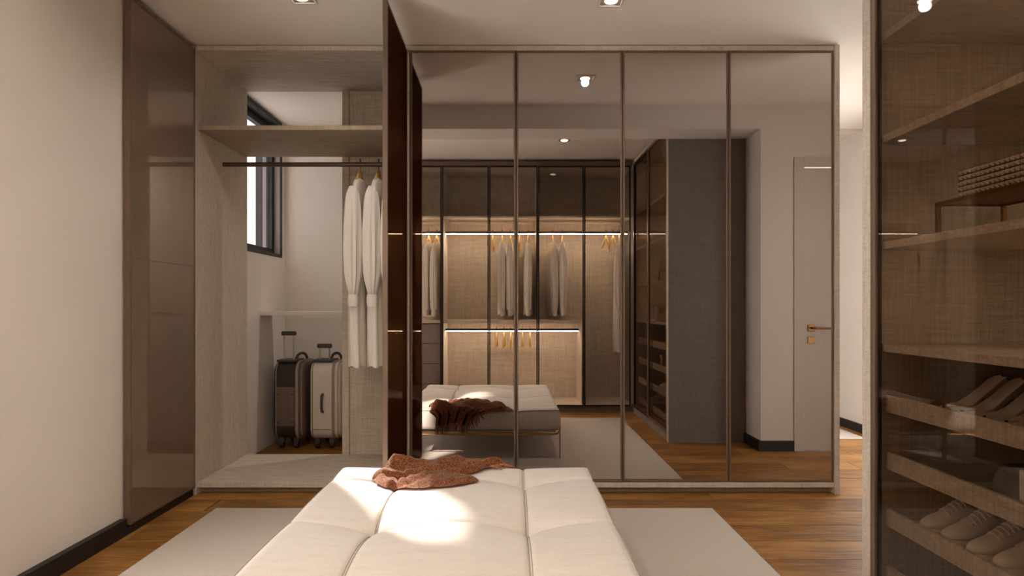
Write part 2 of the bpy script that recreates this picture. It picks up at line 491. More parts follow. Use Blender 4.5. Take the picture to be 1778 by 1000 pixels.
def frame4(x0, x1, z0, z1, wd, y0, y1):
    bm = bmesh.new()
    abox(bm, x0, x0 + wd, y0, y1, z0, z1, .0012); abox(bm, x1 - wd, x1, y0, y1, z0, z1, .0012)
    abox(bm, x0 + wd, x1 - wd, y0, y1, z0, z0 + wd, .0012); abox(bm, x0 + wd, x1 - wd, y0, y1, z1 - wd, z1, .0012)
    return bm
def frame4y(x0, x1, ya, yb, z0, z1, wd):
    bm = bmesh.new()
    abox(bm, x0, x1, ya, ya + wd, z0, z1, .0012); abox(bm, x0, x1, yb - wd, yb, z0, z1, .0012)
    abox(bm, x0, x1, ya + wd, yb - wd, z0, z0 + wd, .0012); abox(bm, x0, x1, ya + wd, yb - wd, z1 - wd, z1, .0012)
    return bm
DX = [-.562, .043, .650, 1.255, 1.853]
for a, b in zip(DX[:-1], DX[1:]):
    dr = obj('door', frame4(a + .002, b - .002, 0.070, 2.526, 0.011, D - .003, D + .022), 'frame', W)
    box('mirror_pane', a + .012, b - .012, D, D + .006, 0.080, 2.516, 'mirror', dr, 0)
# open door standing against the left wall
dr = obj('door', frame4y(-1.807, -1.776, 2.977, 3.598, 0.0425, 2.530, 0.012), 'frame', W)
box('glass_pane', -1.800, -1.779, 2.988, 3.587, 1.299, 2.519, 'door_inner', dr, 0)
box('glass_pane', -1.800, -1.779, 2.988, 3.587, 0.053, 1.295, 'door_inner', dr, 0)
box('cross_rail', -1.801, -1.7785, 2.988, 3.587, 1.2952, 1.2988, 'frame', dr, 0)
# open door standing out into the room
dr = obj('door', frame4y(-.599, -.5745, 3.012, 3.612, 0.070, 2.526, 0.012), 'frame', W)
box('glass_pane', -.596, -.5775, 3.023, 3.601, 0.081, 2.515, 'door_dark_reflection', dr, 0)

# ================================================================== REAR WARDROBE (seen in the mirrors)
R = thing('glass_front_wardrobe', 'tall wardrobe with dark framed glass doors and lit hanging rails, reflected in the mirrors', 'wardrobe', (-0.28, 0.56, 0))
YF, YB = 0.834, 0.28
RX0, RX1 = -1.812, 1.252
box('back_panel', RX0, RX1, YB, YB + .018, 0.06, 2.50, 'linen', R)
box('top_panel', RX0, RX1, YB, YF - .026, 2.478, 2.535, 'linen', R)
box('fascia', RX0, RX1, YF - .025, YF, 2.492, 2.535, 'frame', R)
box('base_panel', RX0, RX1, YB + .018, YF - .026, 0.060, 0.076, 'linen', R)
box('plinth', RX0, RX1, YF - .06, YF - .03, 0.0, 0.0599, 'linen_grey', R)
box('side_panel', RX0, RX0 + .02, YB + .018, YF - .026, 0.076, 2.478, 'linen', R)
box('divider_panel', -.684, -.664, YB + .018, YF - .03, 0.0765, 2.4775, 'linen', R)
box('divider_panel', .286, .306, YB + .018, YF - .03, 0.931, 2.4775, 'linen', R)
box('divider_panel', .740, .762, YB + .018, YF - .03, 0.0765, 0.899, 'linen', R)
box('shelf', RX0 + .02, -.6845, YB + .018, YF - .03, 1.968, 1.986, 'linen', R)
box('shelf', -.6635, .2855, YB + .018, YF - .03, 1.968, 1.986, 'linen', R)
box('shelf', .3065, RX1, YB + .018, YF - .03, 1.968, 1.986, 'linen', R)
box('shelf', -.6635, .762, YB + .018, YF - .03, 0.90, 0.93, 'linen', R)
box('shelf', RX0 + .02, -.6845, YB + .018, YF - .03, 0.90, 0.93, 'linen', R)
for i in range(4):
    dw = box('drawer', RX0 + .022, -.687, YB + .05, YF - .05, 0.08 + i * .205, 0.08 + i * .205 + .201, 'linen_grey', R, .003)
RY = 0.56
for a, b, z in ((RX0 + .021, -.685, 1.846), (-.663, .285, 1.846), (.307, RX1, 1.846), (-.663, .739, .824)):
    rl = obj('hanging_rail', abox(bmesh.new(), a, b, RY - .012, RY + .012, z - .010, z + .012, .002), 'black', R)
    box('led_strip', a + .005, b - .005, RY - .008, RY + .008, z - .016, z - .0105, 'led', rl, 0)
for k in range(6):
    xs = [-1.626, -1.15, -.674, -.198, .296, .762, 1.235]
    a, b = xs[k], xs[k + 1]
    dr = obj('door', frame4(a + .002, b - .002, 0.062, 2.489, 0.013, YF - .022, YF), 'frame_dark', R)
    box('glass_pane', a + .014, b - .014, YF - .013, YF - .008, 0.074, 2.477, 'glass_clear', dr, 0)

# ================================================================== SHOE CABINET
S = thing('shoe_cabinet', 'tall glass fronted shoe cabinet with taupe linen shelves and pull-out trays', 'cabinet', (1.55, 1.55, 0))
CX0, CX1 = 1.254, 1.863
box('side_panel', CX0, CX1, 2.202, 2.249, 0, 2.535, 'linen', S)
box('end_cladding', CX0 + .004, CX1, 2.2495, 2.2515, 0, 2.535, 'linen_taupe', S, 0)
box('side_panel', CX0 + .025, CX1, 0.86, 0.89, 0, 2.535, 'linen', S)
box('back_panel', CX1 - .018, CX1, 0.89, 2.202, 0.062, 2.50, 'linen', S)
box('top_panel', CX0, CX1, 0.89, 2.202, 2.50, 2.535, 'linen', S)
box('base_panel', CX0 + .024, CX1, 0.89, 2.202, 0.058, 0.080, 'linen', S)
box('plinth', CX0 + .004, CX0 + .022, 0.86, 2.202, 0.0, 0.0605, 'linen_grey', S)
BAYS = ((0.8905, 1.500), (1.502, 2.2015))
SH = (1.980, 1.630, 1.265, 0.915)
for z in SH:
    box('shelf', CX0 + .028, CX1 - .0185, .8905, 2.2015, z, z + .026, 'linen', S)
for (ya, yb) in BAYS:
    for z in (0.765, 0.570, 0.375, 0.180):
        tr = box('tray_front', 1.298, 1.314, ya + .02, yb - .02, z - .058, z, 'linen', S)
        box('tray_floor', 1.3145, CX1 - .03, ya + .02, yb - .02, z - .050, z - .040, 'linen_dark', tr)
for k, (ya, yb) in enumerate(((0.862, 1.498), (1.501, 2.200))):
    dr = obj('door', frame4y(CX0 + .001, CX0 + .022, ya, yb, 0.064, 2.497, 0.024), 'frame' if k else 'frame_dark', S)
    box('glass_pane', CX0 + .009, CX0 + .013, ya + .02, yb - .02, 0.085, 2.476, 'glass_bronze', dr, 0)
    box('seal_strip', CX0 + .014, CX0 + .021, yb - .034, yb - .0245, 0.09, 2.47, 'black', dr, 0)
# small warm lamps under the shelves at the back
for (z, yy) in ((2.4995, 1.50), (SH[0], 1.50), (SH[1], 1.50), (SH[2], 1.50)):
    pk = obj('cabinet_lamp', cyl(bmesh.new(), (1.74, yy), 0.028, z - .006, z - .0005), 'led', S)
    ld = bpy.data.lights.new('cabinet_lamp_light', 'SPOT'); ld.energy = 1.0; ld.color = (1, .88, .74); ld.shadow_soft_size = .02
    ld.spot_size = 2.6; ld.spot_blend = .6
    lo = bpy.data.objects.new('cabinet_lamp_light', ld); COL.objects.link(lo); lo.location = (1.74, yy, z - .012)

# ================================================================== CEILING DOWNLIGHTS
def downlight(x, y, label, w=LAMP_W):
    t = thing('downlight', label, 'ceiling light', (x, y, H), 'recessed ceiling downlights')
    bm = bmesh.new()
    s, i = 0.062, 0.050
    for a in ((x - s, x + s, y - s, y - i), (x - s, x + s, y + i, y + s), (x - s, x - i, y - i, y + i), (x + i, x + s, y - i, y + i)):
        abox(bm, a[0], a[1], a[2], a[3], H - .006, H - .0005, .001)
    obj('trim_frame', bm, 'white_metal', t)
    bm = bmesh.new()
    abox(bm, x - i, x + i, y - i, y + i, H - .003, H - .0008)
    obj('backing_plate', bm, 'case_taupe', t)
    bm = bmesh.new()
    rings = []
    for k in range(6):
        a = k / 5 * PI / 2
        rings.append([(x + .031 * math.cos(a) * math.cos(q) + 1e-4 * math.cos(q), y + .031 * math.cos(a) * math.sin(q) + 1e-4 * math.sin(q), H - .004 - .008 * math.sin(a)) for q in [2 * PI * j / 20 for j in range(20)]])
    loft(bm, rings)
    obj('lamp', bm, 'lamp', t, True)
    ld = bpy.data.lights.new('downlight_light', 'SPOT'); ld.energy = w; ld.color = (1.0, 0.92, 0.85)
    ld.spot_size = math.radians(150); ld.spot_blend = 1.0; ld.shadow_soft_size = 0.025
    lo = bpy.data.objects.new('downlight_light', ld); COL.objects.link(lo)
    lo.location = (x, y, H - .03)
downlight(-1.0, 3.06, 'square recessed downlight cut by the top edge, left of the open brown door')
downlight(0.50, 3.09, 'square recessed downlight at the top edge above the mirror doors')
downlight(0.50, 1.55, 'small round-lensed downlight over the rear closet, reflected in the mirror', LAMP_W * 1.6)
downlight(-1.0, 1.55, 'recessed downlight over the rear closet, hidden behind the open door', LAMP_W * 1.6)
downlight(2.45, 3.6, 'added unseen downlight in the passage beside the mirrored wardrobe')  # unseen lamp added to brighten the corridor
downlight(2.20, 6.6, 'added unseen downlight in the room beyond the passage', LAMP_W * 1.6)  # unseen lamp added to brighten the far end of the corridor
downlight(-.30, 4.78, 'added unseen downlight over the luggage passage behind the wardrobe', LAMP_W * 2.2)  # unseen lamp added to lift the dim luggage passage

# ================================================================== RUGS
bm = abox(bmesh.new(), -1.54, 1.073, 1.194, 3.337, 0.0003, 0.010, 0.003)
tag(obj('rug', bm, 'rug'), 'large plain greige rug lying under the cream bench', 'rug')
bm = abox(bmesh.new(), 1.95, 2.88, 5.10, 7.6, 0.0003, 0.009, 0.003)
tag(obj('rug', bm, 'rug'), 'pale rug glimpsed through the gap right of the mirrored wardrobe', 'rug')

# ================================================================== BENCH
BX0, BX1, BY0, BY1 = -.734, .351, 1.444, 2.825
BT = thing('tufted_bench', 'large cream tufted bench with a thin gold tube frame on the greige rug', 'bench', ((BX0 + BX1) / 2, (BY0 + BY1) / 2, 0.010))
SX = [-.45, .0626]
SY = [1.60, 2.13, 2.655]
def cellf(v, lo, hi, seams):
    pts = [lo] + seams + [hi]
    for i in range(len(pts) - 1):
        if v <= pts[i + 1] or i == len(pts) - 2:
            a, b = pts[i], pts[i + 1]
            u = min(max((v - a) / (b - a), 0), 1)
            if i == 0: return math.sin(u * 0 + PI / 2 * (1 - u))
            if i == len(pts) - 2: return math.sin(PI / 2 * u)
            return math.sin(PI * u)
def bench_z(x, y):
    sx = cellf(x, BX0, BX1, SX) ** 0.62
    sy = cellf(y, BY0, BY1, SY) ** 0.62
    z = 0.283 + 0.068 * (1 - (1 - sx) * (1 - sy)) + 0.008 * sx * sy
    gx = min(abs(x - s) for s in SX); gy = min(abs(y - s) for s in SY)
    z -= 0.006 * math.exp(-(gx / .010) ** 2) * 1 + 0.006 * math.exp(-(gy / .010) ** 2)
    for s in SX:
        for t in SY:
            z -= 0.010 * math.exp(-((x - s) ** 2 + (y - t) ** 2) / .025 ** 2)
    e = min(x - BX0, BX1 - x, y - BY0, BY1 - y)
    if e < 0.03: z -= 0.010 * ((0.03 - e) / 0.03) ** 2
    return z
def axis_pts(lo, hi, seams, n):
    s = set()
    for i in range(n + 1): s.add(round(lo + (hi - lo) * i / n, 5))
    for q in seams:
        for d in (-.02, -.012, -.006, 0, .006, .012, .02): s.add(round(q + d, 5))
    for d in (.004, .012, .022): s.add(round(lo + d, 5)); s.add(round(hi - d, 5))
    return sorted(s)
xs = axis_pts(BX0, BX1, SX, 56); ys = axis_pts(BY0, BY1, SY, 70)
bm = bmesh.new()
grid = [[bm.verts.new((x, y, bench_z(x, y))) for y in ys] for x in xs]
for i in range(len(xs) - 1):
    for j in range(len(ys) - 1):
        bm.faces.new((grid[i][j], grid[i + 1][j], grid[i + 1][j + 1], grid[i][j + 1]))
nx, ny = len(xs), len(ys)
loop = [grid[i][0] for i in range(nx)] + [grid[nx - 1][j] for j in range(1, ny)] + [grid[i][ny - 1] for i in range(nx - 2, -1, -1)] + [grid[0][j] for j in range(ny - 2, 0, -1)]
cx, cy = (BX0 + BX1) / 2, (BY0 + BY1) / 2
prev = loop
for k in range(1, 9):
    t = k / 8
    out = 0.012 * math.sin(PI * t) - (0.02 * ((t - .8) / .2) ** 2 if t > .8 else 0)
    ring = []
    for v in loop:
        sxn = 1 if v.co.x > cx + .5 * (BX1 - BX0) - 1e-4 else (-1 if v.co.x < BX0 + 1e-4 else 0)
        syn = 1 if v.co.y > BY1 - 1e-4 else (-1 if v.co.y < BY0 + 1e-4 else 0)
        ring.append(bm.verts.new((v.co.x + sxn * out, v.co.y + syn * out, v.co.z + (0.205 - v.co.z) * t)))
    n = len(ring)
    for q in range(n):
        bm.faces.new((prev[q], ring[q], ring[(q + 1) % n], prev[(q + 1) % n]))
    prev = ring
bm.faces.new(prev[::-1])
bmesh.ops.recalc_face_normals(bm, faces=bm.faces)
cush = obj('cushion', bm, 'cushion', BT, True, math.radians(50))
def seam(pts, nm='seam', r=0.0011):
    return obj(nm, tube(bmesh.new(), pts, r, 5), 'thread', cush, True)
for s in SX:
    for dx in (-.004, .004):
        seam([(s + dx, BY0 + (BY1 - BY0) * i / 90, bench_z(s + dx, BY0 + (BY1 - BY0) * i / 90) + .0010) for i in range(91)])
for s in SY:
    seam([(BX0 + (BX1 - BX0) * i / 80, s, bench_z(BX0 + (BX1 - BX0) * i / 80, s) + .0014) for i in range(81)])
loop_pts = []
for i in range(61): loop_pts.append((BX0 + (BX1 - BX0) * i / 60, BY0))
for i in range(1, 61): loop_pts.append((BX1, BY0 + (BY1 - BY0) * i / 60))
for i in range(1, 61): loop_pts.append((BX1 - (BX1 - BX0) * i / 60, BY1))
for i in range(1, 61): loop_pts.append((BX0, BY1 - (BY1 - BY0) * i / 60))
seam([(x + (.0015 if x == BX1 else (-.0015 if x == BX0 else 0)), y + (.0015 if y == BY1 else (-.0015 if y == BY0 else 0)), bench_z(x, y) - .001) for x, y in loop_pts], 'piping', .0026)
box('base_board', BX0 + .02, BX1 - .02, BY0 + .02, BY1 - .02, 0.192, 0.2048, 'cushion', BT, .003)
fx0, fx1, fy0, fy1 = BX0 - .004, BX1 + .006, BY0 + .01, BY1 - .004
for yy in (fy0, fy1):
    pts = [(fx0, yy, 0.245), (fx0, yy, .212), (fx0 + .006, yy, .196), (fx0 + .022, yy, .184), (fx0 + .045, yy, .180), (fx1 - .045, yy, .180), (fx1 - .022, yy, .184), (fx1 - .006, yy, .196), (fx1, yy, .212), (fx1, yy, .245)]
    obj('frame_rail', tube(bmesh.new(), pts, 0.0075, 10), 'gold', BT, True)
for xx in (fx0 + .03, fx1 - .03):
    obj('frame_rail', tube(bmesh.new(), [(xx, fy0, .181), (xx, fy1, .181)], 0.0065, 10), 'gold', BT, True)
for xx in (fx0, fx1):
    for yy in (fy0, fy1):
        obj('leg', tube(bmesh.new(), [(xx, yy, 0.0102), (xx, yy, .25)], [0.0048, .0065], 10), 'gold', BT, True)
for xx in (fx0 + .03, fx1 - .03):
    for yy in (fy0 + .12, fy1 - .12):
        obj('bracket', tube(bmesh.new(), [(xx, yy, .181), (xx, yy, .1925)], .004, 8), 'gold', BT, True)

# ================================================================== THROW
TH = thing('fringed_throw', 'brown woollen throw with fringed ends rumpled over the end of the bench', 'blanket', (-.33, 2.72, .35))
NS, NT = 84, 80
TOPL = 0.66     # share of t that lies on the bench
def lerp_tab(tab, v):
    for (a, x), (b, y2) in zip(tab[:-1], tab[1:]):
        if v <= b:
            u = (v - a) / (b - a); u = u * u * (3 - 2 * u)
            return x + (y2 - x) * u
    return tab[-1][1]
left_tab = [(0, -.545), (.2, -.575), (.4, -.545), (.66, -.548), (.8, -.50), (1, -.505)]
right_tab = [(0, -.165), (.12, -.125), (.28, -.19), (.45, -.10), (.66, -.015), (.8, -.15), (1, -.185)]
near_tab = [(0, 2.565), (.15, 2.505), (.5, 2.462), (.85, 2.478), (1, 2.510)]
def fold_h(s, t):
    tt = min(t / TOPL, 1)
    # long rounded ridges running from the near left towards the far right corner
    q = tt * 1.05 - s * .52 + .05 * math.sin(s * 7)
    r1 = abs(math.sin(q * 8.4 + .5)) ** .75
    r2 = max(0, math.sin(q * 15 + s * 3))
    lump = math.exp(-((s - .22) ** 2 / .03 + (tt - .40) ** 2 / .06)) + .9 * math.exp(-((s - .62) ** 2 / .03 + (tt - .32) ** 2 / .05))
    back = math.exp(-((tt - .86) / .13) ** 2) * (.55 + .45 * math.sin(s * 13 + .4))
    h = .006 + .026 * r1 * (.45 + .55 * tt) + .008 * r2 + .022 * lump + .026 * back
    h += .003 * math.sin(s * 41 + tt * 7) + .0025 * math.sin(s * 23 - tt * 31)
    edge = min(s, 1 - s) / .06
    edge = min(1, edge); e2 = min(1, tt / .10)
    w = (.30 + .70 * math.sqrt(edge)) * (.30 + .70 * math.sqrt(e2))
    return .0045 + h * w
def throw_pt(s, t):
    xl, xr = lerp_tab(left_tab, t), lerp_tab(right_tab, t)
    x = xl + (xr - xl) * s
    yn = lerp_tab(near_tab, s)
    yf = BY1 + .012
    h = fold_h(s, t)
    if t <= TOPL:
        u = t / TOPL
        yy = yn + (yf - yn) * u
        x += .012 * math.sin(u * 9 + s * 5)
        # cloth's far right corner stays on the cushion
        yc = min(max(yy, BY0), BY1 - .002)
        zz = bench_z(min(max(x, BX0), BX1), yc) + h
        if u > .9: zz -= .012 * ((u - .9) / .1) ** 2
        return Vector((x, yy, zz))
    u = (t - TOPL) / (1 - TOPL)
    p0 = throw_pt(s, TOPL)
    ln = .115 * (1 - .75 * max(0, (s - .68) / .32) ** .8) * (1 - .25 * math.exp(-((s - .50) / .045) ** 2))
    rip = .010 * math.sin(s * 38 + 1) * min(1, u * 2) + .006 * math.sin(s * 71)
    return Vector((x if s < 2 else 0, yf + .010 * min(1, u * 4) + .006 + max(-.004, rip) + .004, p0.z - ln * u - .004 * u))
bm = bmesh.new()
g = [[bm.verts.new(throw_pt(i / NS, j / NT)) for j in range(NT + 1)] for i in range(NS + 1)]
for i in range(NS):
    for j in range(NT):
        bm.faces.new((g[i][j], g[i + 1][j], g[i + 1][j + 1], g[i][j + 1]))
bmesh.ops.solidify(bm, geom=list(bm.faces), thickness=-0.004)
bmesh.ops.recalc_face_normals(bm, faces=bm.faces)
blanket = obj('blanket', bm, 'wool', TH, True, math.radians(80))
bm = bmesh.new()
rg = random.Random(3)
for k in range(96):
    s = (k + rg.random() * .6) / 96.0
    p = throw_pt(min(s, 1), 1.0)
    L = .042 + rg.random() * .018
    if s > .93: L *= .6
    a = rg.uniform(-.010, .010) + (.02 if s > .75 else 0)
    zz = [p.z + .006, p.z - L * .5, p.z - L]
    tube(bm, [(p.x, p.y, zz[0]), (p.x + a * .5, p.y + rg.uniform(0, .004), zz[1]), (p.x + a, p.y + rg.uniform(0, .006), zz[2])], [.0024, .0022, .001], 4)
for k in range(16):   # tassels at the right hand corner, lying over the cushion
    t = .52 + .14 * k / 15
    p = throw_pt(1.0, t)
    L = .03 + rg.random() * .02
    q = (p.x + L, p.y + rg.uniform(-.012, .012)); 
    zq = bench_z(min(q[0], BX1), min(q[1], BY1 - .001)) + .004 if q[1] < BY1 else p.z - .01
    tube(bm, [(p.x - .004, p.y, p.z), (p.x + L * .5, (p.y + q[1]) / 2, (p.z + zq) / 2 + .004), (q[0], q[1], zq)], [.0024, .0022, .001], 4)
tag(obj('fringe', bm, 'wool', TH, True), kind='stuff')

# ================================================================== HANGERS AND GARMENTS
# local frame: rail runs along X, hanger arms along Y, rail centre at z = 0
def make_hanger(name, label, drop=0.205, half=0.175, fat=1.25):
    t = local_thing(name, label, 'hanger')
    pts = []
    for k in range(11):
        a = PI * (1.12 - 1.12 * k / 10)
        pts.append((0, .0185 * math.cos(a) , .0035 + .0185 * math.sin(a)))
    pts += [(0, .0185, -.010), (0, .012, -.026), (0, .002, -.034), (0, 0, -.045), (0, 0, -.062)]
    obj('hook', tube(bmesh.new(), pts, .0021, 7), 'black', t, True)
    for sg in (-1, 1):
        rings = []
        for k in range(9):
            u = k / 8
            y = sg * half * u
            z = -.058 - (drop - .075) * (u ** 1.25)
            hh = (.016 - .007 * u) * fat; wd = (.006 + .004 * u) * fat
            rings.append([(wd * math.cos(q), y, z + hh * math.sin(q)) for q in [2 * PI * j / 10 for j in range(10)]])
        obj('arm', loft(bmesh.new(), rings), 'hangerwood', t, True)
    return t

def make_garment(name, label, cat, length=1.17, slv=.77, seed=1, shoulder=.20, hem=.17, depth=.055, fold=1.0, gather=True):
    t = local_thing(name, label, cat)
    rg = random.Random(seed)
    ph = [rg.uniform(0, 6.28) for _ in range(6)]
    rings = []
    N = 56
    stations = [(.010, .112, .034), (.020, .128, .037), (.037, .157, .038), (.06, .188, .040), (.095, shoulder, .045), (.16, shoulder - .012, .05), (.26, shoulder - .02, depth)]
    for k in range(1, 15):
        u = k / 14
        stations.append((.26 + (length - .26) * u, (shoulder - .02) + (hem - shoulder + .02) * u, depth + .012 * u))
    for (d, a, b) in stations:
        u = d / length
        amp = fold * .16 * min(1, max(0, (u - .04) / .35))
        r = []
        for j in range(N):
            q = 2 * PI * j / N
            f = 1 + amp * (math.sin(9 * q + ph[0] + .5 * u) * .55 + .35 * math.sin(14 * q + ph[1] - u) + .25 * math.sin(5 * q + ph[2]))
            r.append((b * f * math.sin(q) + .004 * math.sin(ph[3] + 6 * u), a * (1 + .25 * (f - 1)) * math.cos(q), -.112 - d + (.006 * math.sin(6 * q + ph[4]) if u > .99 else 0) - (0 if d > .03 else 0)))
        rings.append(r)
    body = obj('bodice', loft(bmesh.new(), rings), 'cloth', t, True, math.radians(85))
    # neckband
    col = []
    for k in range(5):
        u = k / 4
        col.append([((.027 + .004 * math.sin(PI * u)) * math.sin(q), (.108 + .006 * (1 - u)) * math.cos(q), -.126 + .012 * u - .004 * abs(math.sin(q))) for q in [2 * PI * j / 24 for j in range(24)]])
    obj('neckband', loft(bmesh.new(), col, cap=False), 'cloth', t, True)
    for sg in (-1, 1):
        rings = []
        n = 44
        for k in range(15):
            u = k / 14
            yc = sg * (shoulder - .022 + .030 * math.sin(min(1, u * 1.5) * PI / 2) - .028 * u)
            zc = -.180 - (slv - .10) * u
            ra = .040 + .008 * math.sin(PI * u)
            if gather and u > .82: ra *= 1 - .48 * ((u - .82) / .18)
            if u < .12: ra *= .55 + .45 * (u / .12) ** .5
            r = []
            for j in range(n):
                q = 2 * PI * j / n
                f = 1 + fold * .24 * min(1, u * 2.2) * (math.sin(9 * q + ph[5] + u) * .6 + .4 * math.sin(14 * q + ph[0]))
                r.append((ra * 1.05 * f * math.cos(q) - .022 * sg * 0 + (-.012 if sg < 0 else .006), yc + ra * .62 * f * math.sin(q), zc))
            rings.append(r)
        obj('sleeve', loft(bmesh.new(), rings), 'cloth', t, True, math.radians(85))
        yc = sg * (shoulder - .022 + .030 - .028)
        cf = []
        for k in range(5):
            u = k / 4
            rr = .0265 + (.003 if k in (1, 2, 3) else 0)
            cf.append([(rr * 1.1 * math.cos(q) + (-.012 if sg < 0 else .006), yc + rr * .7 * math.sin(q), -.180 - (slv - .10) + .006 - .072 * u) for q in [2 * PI * j / 18 for j in range(18)]])
        obj('cuff', loft(bmesh.new(), cf), 'cloth', t, True, math.radians(60))
    return t

h0 = make_hanger('clothes_hanger', 'golden wooden hanger on the rail holding the outermost long white blouse')
place(h0, (-.922, 3.946, 1.953 + .012), 0.06)
g0 = make_garment('long_blouse', 'long white blouse with gathered cuffs, outermost beside the suitcases', 'blouse', 1.145, .75, 2, depth=.048)
place(g0, (-.922, 3.946, 1.965), 0.06)
for x, lh, lg, rz in ((-.808, 'golden wooden hanger on the rail next to the open brown door', 'long white blouse hanging half behind the open wardrobe door', .05),
                      (-.695, 'golden wooden hanger hidden behind the open brown door', 'long white blouse hidden behind the open wardrobe door', .02)):
    place(copy_tree(h0, lh, 'hangers in the open wardrobe bay'), (x, 3.946, 1.965), rz)
    place(copy_tree(g0, lg, 'long blouses in the open wardrobe bay'), (x, 3.946, 1.965), rz)
h0['group'] = 'hangers in the open wardrobe bay'; g0['group'] = 'long blouses in the open wardrobe bay'

# rear wardrobe, reflected
s0 = make_garment('white_shirt', 'white shirt in the mirror, leftmost of the pair beside the empty lit bay', 'shirt', .76, .74, 5, .19, .15, .05, .8, False)
HZ = 1.846 + .012
shirts = [(-.84, .12, 'white shirt in the mirror right beside the open brown door'), (-.755, .10, 'white shirt in the mirror just left of the empty lit bay'),
          (-.067, .05, None), (.020, .05, 'white shirt in the mirror, rightmost of the pair beside the empty lit bay'),
          (.205, .04, 'single white shirt in the mirror between the second and third glass door'),
          (.465, -.02, 'white shirt in the mirror, left of the pair in the third glass bay'), (.565, .04, 'white shirt in the mirror, right of the pair in the third glass bay')]
for x, rz, lb in shirts:
    o = s0 if lb is None else copy_tree(s0, lb)
    o['group'] = 'white shirts in the rear wardrobe'
    place(o, (x, RY, HZ), rz, (.74, 1, 1))
    hh = copy_tree(h0, 'golden hanger under the ' + (lb or s0['label']).replace('in the mirror, ', '').replace('in the mirror ', ''), 'golden hangers in the rear wardrobe')
    place(hh, (x, RY, HZ), rz)
for x, rz, lb in ((-.165, .04, 'empty golden hanger in the mirror, first beside the empty lit bay'), (.115, .02, 'empty golden hanger in the mirror between the shirts'),
                  (1.025, .40, 'empty golden hanger in the mirror, left of the angled pair'), (1.10, .40, 'empty golden hanger in the mirror, right of the angled pair')):
    place(copy_tree(h0, lb, 'golden hangers in the rear wardrobe'), (x, RY, HZ), rz)
for i, x in enumerate((-.127, -.049, .024, .146, .225)):
    place(copy_tree(h0, 'empty golden hanger in the mirror on the low lit rail, %s from the left' % ('first', 'second', 'third', 'fourth', 'fifth')[i], 'golden hangers on the low rail'), (x, RY, .836), .03)
for x, rz, lb in ((1.165, .2, 'long white dress in the mirror beside the angled golden hangers'),):
    place(copy_tree(g0, lb, 'long garments in the rear wardrobe'), (x, RY, HZ), rz)
    place(copy_tree(h0, 'golden hanger carrying the long white dress in the mirror', 'golden hangers in the rear wardrobe'), (x, RY, HZ), rz)

# ================================================================== LUGGAGE PASSAGE
bm = abox(bmesh.new(), -1.8395, 1.79, 4.69, 4.93, 1.003, 1.032, .002)
tag(obj('wall_shelf', bm, 'white_shelf'), 'thin white shelf on the wall above the two suitcases', 'shelf')

